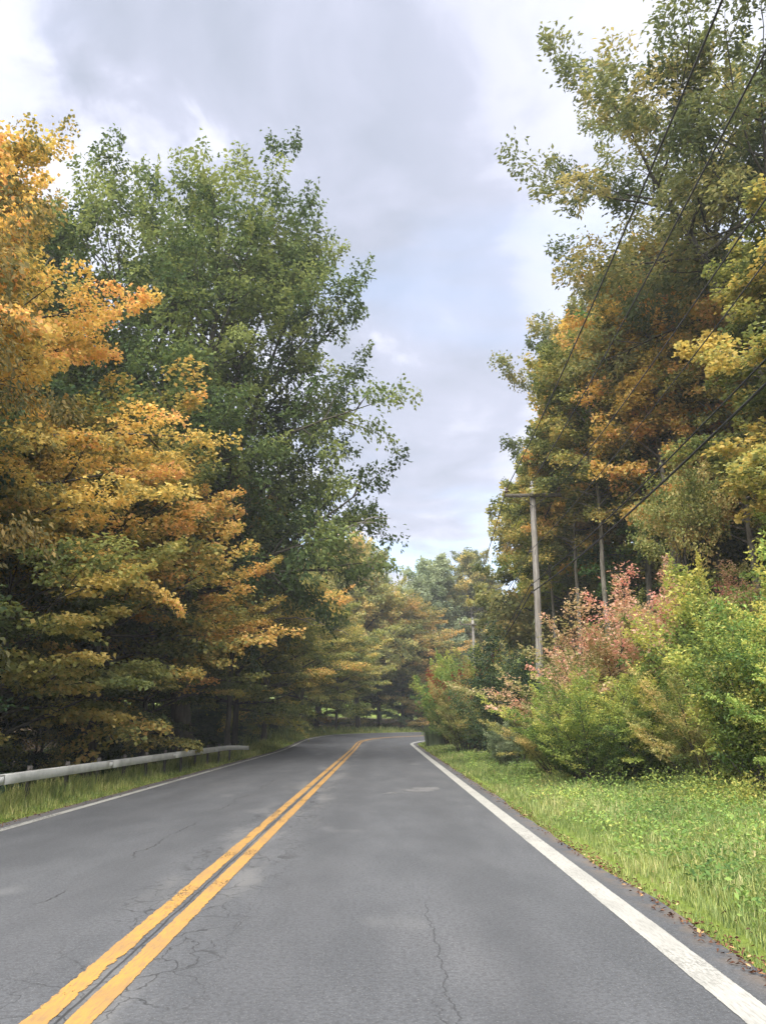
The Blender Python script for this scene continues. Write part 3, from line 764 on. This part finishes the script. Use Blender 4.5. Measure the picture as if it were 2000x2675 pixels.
# left side of the road
g0 = np.random.default_rng(15)
place('maple_tree', 'tree', 'large golden orange maple leaning its boughs over the guard rail', m_hero, 'gold', -12.9, 19.0, .3, (1, 1, 1.1))
place('broadleaf_tree', 'tree', 'drab olive-brown tree with hanging leaves in front of the golden maple', m_near, 'drab', -8.5, 10.4, 1.0, .86)
T_BIG = place('broadleaf_tree', 'tree', 'very tall spreading green tree behind the golden maple', m_big, 'green', -8.9, 36.5, 0, (.95, 1, 1.09))
place('broadleaf_tree', 'tree', 'tall green treetop showing between the golden maple and the big green tree', m_tall2, 'green', -16.6, 36, .7, 1.08)
place('maple_tree', 'tree', 'olive gold maple standing under the tall green tree', m_edge, 'goldgreen', -9.5, 26.5, 2.1, 1.1)
place('maple_tree', 'tree', 'low light green maple with flat layered sprays behind the guard rail', m_low, 'olive', -9.9, 20.8, .5, 1.0)
T_SLIM = place('maple_tree', 'tree', 'slim dark-trunked maple right behind the far end of the guard rail', m_tall_dark, 'goldgreen', -7.5, 39.5, 2.2, .62)
place('maple_tree', 'tree', 'small orange-tipped maple drooping beside the dark trunk', m_low, 'goldgreen', -8.7, 29.5, 3.6, .95)
place('maple_tree', 'tree', 'golden green roadside maple past the end of the guard rail', m_edge, 'olive', -8.6, 47, 4.0, 1.12)
place('maple_tree', 'tree', 'yellow-green maple with low sweeping branches before the bend', m_edge, 'goldgreen', -8.3, 57, 1.3, 1.1)
place('maple_tree', 'tree', 'olive maple reaching over the outside of the bend', m_edge, 'olive', -6.9, 68, 5.2, 1.15)
place('broadleaf_tree', 'tree', 'dark bluish green sapling among the golden maple boughs', m_sap, 'dark', -11.4, 16.5, .2, 1.35)
# beyond the bend
cl = [('m_round', 'pale', -2.6, 86, .3, 1.02, 'pale yellow-topped tree at the outside of the bend'),
      ('m_round', 'pale', -6.6, 80, 2.2, .92, 'yellow-green tree beside the pale yellow-topped tree'),
      ('m_edge', 'rust', 2.2, 92, 4.4, 1.35, 'rusty orange maple in the row beyond the bend'),
      ('m_round', 'sage', 6.4, 102, 1.7, 1.06, 'grey-green tree right of the rusty maple beyond the bend'),
      ('m_tall', 'pale', 11.4, 104, 3.3, 1.0, 'tall yellow-olive tree with slim trunks near the distant utility pole'),
      ('m_tall', 'oak', 14.2, 107, .9, .9, 'olive tree on the far side of the distant utility pole'),
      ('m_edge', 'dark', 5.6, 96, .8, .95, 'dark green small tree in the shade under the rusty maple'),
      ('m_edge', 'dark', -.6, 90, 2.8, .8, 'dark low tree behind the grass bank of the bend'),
      ('m_edge', 'olive', -4.4, 77, 5.9, .85, 'low olive maple on the bank at the bend'),
      ('m_round', 'oak', 8.8, 112, 2.6, 1.0, 'grey olive tree closing the view at the end of the road'),
      ('m_sap', 'rust', 4.4, 90, 1.1, .9, 'small orange-brown sapling at the foot of the rusty maple')]
for nm, mt, x, y, rz, sc, lb in cl: place('broadleaf_tree' if 'maple' not in lb else 'maple_tree', 'tree', lb, globals()[nm], mt, x, y, rz, sc)
for k in range(15):
    a = R(2 + 3.6 * k); r = 54.5 + g0.uniform(0, 4); x = CX - r * math.cos(a); y = YC + r * math.sin(a)
    kd = k % 4
    place('understory_sapling', 'sapling', ['dark bushy sapling', 'olive bushy sapling', 'green bushy sapling', 'rust-tinged bushy sapling'][kd] + ' on the bank at the outside of the bend', m_sap, ['dark', 'olive', 'green', 'rust'][kd], x, y, g0.uniform(0, 6.3), g0.uniform(.75, 1.2), -.3, 'saplings on the bank beyond the bend')
# right side
place('oak_tree', 'tree', 'towering airy oak with bare lower limbs above the power wires', m_oak, 'oak', 13.7, 24.5, .4, (1.08, 1.08, .93))
place('maple_tree', 'tree', 'olive-gold maple under the towering oak', m_tall, 'olive', 12.1, 19.2, 1.2, (.82, .82, .64))
rl = [('m_tall2', 'oak', 12.0, 43, .3, 1.0, 'loose olive tree rising above the golden maples behind the utility pole'),
      ('m_tall', 'gold', 12.0, 38.5, 2.0, .96, 'golden maple with a pale trunk right of the utility pole'),
      ('m_tall', 'fresh', 11.9, 35, 4.0, .88, 'fresh green tree between the golden maples'),
      ('m_tall', 'goldgreen', 14.8, 34, 5.1, .97, 'golden-green maple with a pale trunk deep in the roadside wood'),
      ('m_tall', 'goldgreen', 13.8, 28.4, .6, .8, 'shorter gold maple in the wood below the towering oak'),
      ('m_tall2', 'green', 15.5, 29.5, 3.0, .68, 'green tree filling the wood behind the shorter gold maple'),
      ('m_round', 'pale', 11.7, 50, 3.9, .96, 'rounded olive-gold tree behind the utility pole'),
      ('m_tall', 'lime', 10.6, 44, 1.4, .78, 'yellow-green maple just behind the utility pole'),
      ('m_tall', 'olive', 12.8, 57, 2.9, .85, 'olive tree at the far end of the roadside wood'),
      ('m_tall', 'olive', 17.4, 24, 2.2, .8, 'olive tree deep in the wood behind the pink shrub'),
      ('m_pole', 'gold', 11.5, 30.6, .5, .93, 'gold-topped maple on a long bare pale trunk above the pink shrub'),
      ('m_pole', 'goldgreen', 12.2, 31.6, 3.5, .98, 'olive-topped maple on a thin bare trunk next to the gold-topped one'),
      ('m_pole', 'olive', 9.5, 33.2, 2.3, .84, 'slender pale-trunked tree leaning by the wires below the golden maples'),
      ('m_pole', 'goldgreen', 8.9, 35.6, 4.9, .72, 'shorter slender maple with a mottled trunk close to the utility pole'),
      ('m_pole', 'olive', 8.3, 38.2, 1.1, .66, 'small slender tree with a whitish trunk just beyond the utility pole')]
for nm, mt, x, y, rz, sc, lb in rl: place('maple_tree' if 'maple' in lb else 'broadleaf_tree', 'tree', lb, globals()[nm], mt, x, y, rz, sc)
place('maple_tree', 'tree', 'young yellow-green maple at the edge of the wood above the lime shrubs', m_edge, 'lime', 12.6, 17.5, .4, .8)
place('broadleaf_tree', 'tree', 'slender sapling with large pinkish tan leaves in front of the wood', m_sap, 'tan', 9.6, 24.5, 2.4, (.75, .75, 1.25))
# deeper rows of the woods
g = np.random.default_rng(5)
for k in range(20):
    x = -14.5 - 2.6 * (k % 4) - g.uniform(0, 1.5); y = 13 + 4.0 * k * .98 + g.uniform(-1.5, 1.5)
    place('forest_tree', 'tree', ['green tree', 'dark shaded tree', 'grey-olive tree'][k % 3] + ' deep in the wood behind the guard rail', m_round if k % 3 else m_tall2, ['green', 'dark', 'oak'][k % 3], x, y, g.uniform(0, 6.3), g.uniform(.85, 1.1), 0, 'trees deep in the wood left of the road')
for k in range(16):
    x = 16.5 + 3.2 * (k % 3) + g.uniform(0, 1.6); y = 17 + 3.2 * k + g.uniform(-1, 1)
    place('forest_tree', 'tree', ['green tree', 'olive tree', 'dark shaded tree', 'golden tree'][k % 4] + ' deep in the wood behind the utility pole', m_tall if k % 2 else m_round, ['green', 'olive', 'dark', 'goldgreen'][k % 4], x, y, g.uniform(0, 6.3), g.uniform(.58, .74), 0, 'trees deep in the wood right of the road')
for k in range(16):
    x = -30 + 4.3 * k + g.uniform(-1, 1); y = 112 + .1 * abs(x) + g.uniform(-3, 5) - (12 if x < -8 else 0)
    if 14.5 < x < 19: continue
    place('forest_tree', 'tree', ['olive distant tree', 'pale yellowish distant tree', 'olive distant tree', 'grey-green distant tree'][k % 4] + ' in the row that closes the road beyond the bend', m_round, ['oak', 'pale', 'oak', 'sage'][k % 4], x, y, g.uniform(0, 6.3), g.uniform(.85, 1.05), 0, 'trees closing the view beyond the bend')
for k in range(26):
    x = -10.3 - g.uniform(0, 4.0); y = 13 + k * 2.0 + g.uniform(-.6, .6)
    place('understory_sapling', 'sapling', ['dark leafy sapling', 'green leafy sapling', 'dark leafy sapling', 'olive leafy sapling'][k % 4] + ' in the shade of the wood behind the guard rail', m_sap, ['dark', 'green', 'dark', 'olive'][k % 4], x, y, g.uniform(0, 6.3), g.uniform(.45, .85), 0, 'saplings under the trees left of the road')

# ---------------------------------------------------------------- shrubs right of the road
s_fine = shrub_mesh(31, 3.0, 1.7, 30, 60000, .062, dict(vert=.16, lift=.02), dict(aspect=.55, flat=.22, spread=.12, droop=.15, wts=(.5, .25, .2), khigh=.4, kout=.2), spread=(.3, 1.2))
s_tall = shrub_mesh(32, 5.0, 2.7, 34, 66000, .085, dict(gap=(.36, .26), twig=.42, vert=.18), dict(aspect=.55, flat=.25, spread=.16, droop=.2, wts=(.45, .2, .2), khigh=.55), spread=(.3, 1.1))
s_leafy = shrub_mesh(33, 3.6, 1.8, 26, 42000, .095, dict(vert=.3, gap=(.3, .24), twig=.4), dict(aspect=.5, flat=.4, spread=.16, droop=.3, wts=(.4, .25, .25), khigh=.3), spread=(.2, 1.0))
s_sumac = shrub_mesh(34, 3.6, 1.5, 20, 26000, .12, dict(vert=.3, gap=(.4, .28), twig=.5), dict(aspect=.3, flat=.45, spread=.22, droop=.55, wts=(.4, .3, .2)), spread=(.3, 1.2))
ST = ('stems', 'foliage')
sh = [(s_tall, 'pink', 6.5, 22.4, 1.7, (1.08, 1.08, .92), 'broad dusty-pink shrub beside the utility pole above the feathery shrubs'),
      (s_tall, 'pink', 8.6, 22.4, 4.2, (1.05, 1.05, .98), 'tall wide shrub with pinkish red branch tips below the wood'),
      (s_tall, 'pink', 10.0, 22.6, 2.6, .95, 'pale pink shrub joining the pink-tipped shrub towards the wood'),
      (s_fine, 'lime', 4.95, 19.4, 1.0, .84, 'dense yellow-green shrub with feathery tips at the grass edge'),
      (s_fine, 'lime', 6.5, 19.0, 3.4, .74, 'yellow-green shrub with a dark hollow under it'),
      (s_leafy, 'fresh', 8.3, 14.6, .7, .98, 'big bright green leafy shrub at the end of the thicket'),
      (s_leafy, 'lime', 7.1, 15.0, 2.9, .74, 'lime leafy shrub leaning out of the thicket onto the weeds'),
      (s_fine, 'tan', 7.0, 17.4, 5.0, .78, 'low brownish shrub between the yellow-green and bright green shrubs'),
      (s_fine, 'fresh', 8.0, 12.7, 2.0, .84, 'feathery bright green shrub standing right above the verge weeds'),
      (s_leafy, 'lime', 10.2, 18.4, 4.1, 1.2, 'tall lime shrub behind the bright green shrub'),
      (s_sumac, 'dark', 4.9, 30.2, .4, 1.15, 'dark green sumac bush below the utility pole'),
      (s_fine, 'tan', 5.0, 23.0, 2.2, .74, 'small tan shrub with pale tips between sumac and feathery shrub'),
      (s_tall, 'tan', 4.3, 41.0, 3.3, .80, 'tan yellow bush overhanging the grass near the bend'),
      (s_tall, 'lime', 6.2, 41, 4.6, .92, 'yellow-green bush behind the sumac near the utility pole'),
      (s_sumac, 'red', 5.3, 42.9, 1.9, 1.2, 'red leaved sumac poking out of the yellow-green bush'),
      (s_leafy, 'fresh', 4.6, 53, .5, 1.3, 'light green bush at the inside of the bend'),
      (s_leafy, 'lime', 6.8, 57, 2.5, 1.4, 'pale lime bush in front of the distant utility pole'),
      (s_leafy, 'sage', 4.2, 28.2, 3.0, .32, 'small pale sage plant at the foot of the dark sumac')]
for me, mt, x, y, rz, sc, lb in sh: place('shrub' if 'plant' not in lb else 'plant', 'shrub', lb, me, mt, x, y, rz, sc, 0, None, ST)
for k in range(18):
    x = 8.2 + g.uniform(0, 5.5); y = 20 + k * 2.3 + g.uniform(-.8, .8)
    place('thicket_shrub', 'shrub', ['lime', 'tan', 'mid green', 'fresh green'][k % 4] + [' broad-leaved shrub', ' tall twiggy shrub', ' drooping sumac shrub'][k % 3] + ' in the thicket behind the roadside bushes', [s_leafy, s_tall, s_sumac][k % 3], ['lime', 'tan', 'green', 'fresh'][k % 4], x, y, g.uniform(0, 6.3), g.uniform(.8, 1.15), 0, 'shrubs of the thicket right of the road', ST)


def tall_grass(x, y):
    g = np.random.default_rng(77); n = 700; a = g.uniform(0, 6.28, n); r = .75 * np.sqrt(g.random(n)); h = g.uniform(.8, 1.6, n)
    b = np.column_stack([r * np.cos(a), r * np.sin(a), 0 * r]); ln = h * g.uniform(.1, .45, n)
    S = np.column_stack([-np.sin(a), np.cos(a), 0 * a]) * .016; D = np.column_stack([np.cos(a), np.sin(a), 0 * a])
    mid = b + D * (ln * .3)[:, None]; mid[:, 2] = h * .62; tip = b + D * ln[:, None]; tip[:, 2] = h * .95
    v = np.stack([b - S, b + S, mid + S, mid - S, tip], 1).reshape(-1, 3); k = np.arange(n)[:, None] * 5; val = np.clip(g.normal(.4, .2, n), 0, 1)
    me = mesh_from('tall_grass', v, k + np.array([0, 1, 2, 3]), k + np.array([3, 2, 4]), LM['sage'], False, {'v': np.concatenate([val, val])})
    o = link('tall_grass_clump', me); o.location = (x, y, gz(x, y) - .02)
    prop(o, 'clump of tall grey-green grass where the edge line turns into the bend', 'grass')


tall_grass(3.55, 54)

# ---------------------------------------------------------------- fallen leaves
def litter():
    g = np.random.default_rng(41); n = 3600
    right = g.random(n) < .7
    sd = 3.5 * (60 / 3.5) ** g.random(n); lat = np.where(right, EDGE_R + g.normal(.06, .09, n), EDGE_L - g.normal(.05, .16, n)); sd = np.where(right, sd, 9 * (45 / 9) ** g.random(n))
    x, y, z = road_pt(lat, sd); z = np.where((lat < EDGE_R) & (lat > EDGE_L), z + .012, ground_z(x, y) + .05)
    a = g.uniform(0, 6.28, n); L = g.uniform(.010, .028, n); d = np.column_stack([np.cos(a), np.sin(a), g.normal(0, .3, n)]) * L[:, None]; w = np.column_stack([-np.sin(a), np.cos(a), g.normal(0, .4, n)]) * (L * .45)[:, None]
    p = np.column_stack([x, y, z]); up = np.array([0, 0, .008])
    v = np.stack([p - d, p + w + up, p + d, p - w + up], 1).reshape(-1, 3)
    me = mesh_from('leaf_litter', v, np.arange(n * 4).reshape(-1, 4), None, LM['fallen'], False, {'v': np.clip(g.normal(.2, .16, n), .02, .98)})
    prop(link('leaf_litter', me), 'brown crumbs of dead leaves gathered along the pavement edges', 'leaf litter', None, 'stuff')
    base = np.array([[-1, 0, 0], [-.45, .42, .10], [-.1, .30, .06], [.1, .62, .16], [.35, .28, .05], [1, 0, .12], [.35, -.28, .06], [.1, -.6, .14], [-.1, -.30, .05], [-.45, -.42, .12]])
    mes = []
    for i, val in enumerate((.62, .75, .9)):
        me = mesh_from('fallen_leaf', np.vstack([base, [[0, 0, .0]]]), None, np.array([[10, (j + 1) % 10, j] for j in range(10)]), LM['fallen'], False, {'v': np.full(10, val)}); mes.append(me)
    for k in range(48):
        s_ = 4.2 * (22 / 4.2) ** g.random(); la = EDGE_R + abs(g.normal(0, .11)) - .08
        x, y, z = road_pt(la, s_); o = link('fallen_leaf', mes[k % 3]); h = g.uniform(.016, .030); o.scale = (h, h, h); o.rotation_euler = (g.normal(0, .25), g.normal(0, .25), g.uniform(0, 6.28))
        o.location = (float(x), float(y), max(float(z), gz(x, y)) + .022)
        prop(o, ['ochre', 'yellow', 'pale straw'][k % 3] + ' fallen leaf on the pavement edge beside the bright verge grass', 'leaf', 'fallen leaves along the pavement edge')


litter()


def dead_limb(tree, name, pts, r, forks, seed):
    """bare bleached limb given in world coordinates, a part of its tree"""
    g = np.random.default_rng(seed); mb = MB(); pts = np.array(pts, float); o = np.array(tree.location); sc = np.array(tree.scale); th = -tree.rotation_euler.z
    Mz = np.array([[math.cos(th), -math.sin(th), 0], [math.sin(th), math.cos(th), 0], [0, 0, 1]])
    def loc(p): return ((np.asarray(p) - o) @ Mz.T) / sc
    t = np.linspace(0, len(pts) - 1, 18); P = np.array([[np.interp(q, range(len(pts)), pts[:, c]) for c in range(3)] for q in t]); P[1:-1] += g.normal(0, .035, (16, 3))
    mb.tube(loc(P), np.linspace(r, r * .25, 18) / sc[0], 6, False)
    for k in range(forks):
        i = int(g.uniform(4, 15)); d = (P[-1] - P[0]) / np.linalg.norm(P[-1] - P[0]) + g.normal(0, .55, 3); L = g.uniform(.5, 1.4)
        Q = P[i] + np.outer(np.linspace(0, 1, 6), d * L) + np.cumsum(g.normal(0, .03, (6, 3)), 0); mb.tube(loc(Q), np.linspace(r * .45, r * .12, 6) / sc[0], 4, False)
    mb.build(name, BARK_DEAD, tree, True)


dead_limb(T_SLIM, 'dead_limb', [(-7.4, 39.4, 5.6), (-5.6, 38.2, 6.6), (-4.4, 37.4, 7.8)], .07, 4, 1)
dead_limb(T_SLIM, 'dead_limb', [(-7.4, 39.4, 6.2), (-5.2, 38.0, 6.4), (-3.4, 37.2, 6.3), (-1.6, 37.0, 5.5)], .06, 4, 2)
dead_limb(T_BIG, 'dead_limb', [(-3.2, 35.4, 9.6), (-1.4, 35.2, 10.4), (-.3, 35.2, 10.75), (.35, 35.2, 10.7)], .05, 2, 3)

# ---------------------------------------------------------------- damp autumn air
def build_haze(density):
    mb = MB(); mb.box((60, 330, 34), (700, 780, 92)); m, t = new_mat('haze_air')
    v = t.n('ShaderNodeVolumePrincipled'); v.inputs['Color'].default_value = (.86, .90, .97, 1); v.inputs['Density'].default_value = density; v.inputs['Anisotropy'].default_value = .0
    o = t.n('ShaderNodeOutputMaterial'); t.nt.links.new(v.outputs[0], o.inputs['Volume'])
    prop(mb.build('haze', m), 'thin pale haze filling the air along the road', 'haze', None, 'stuff')


if HAZE: build_haze(HAZE)
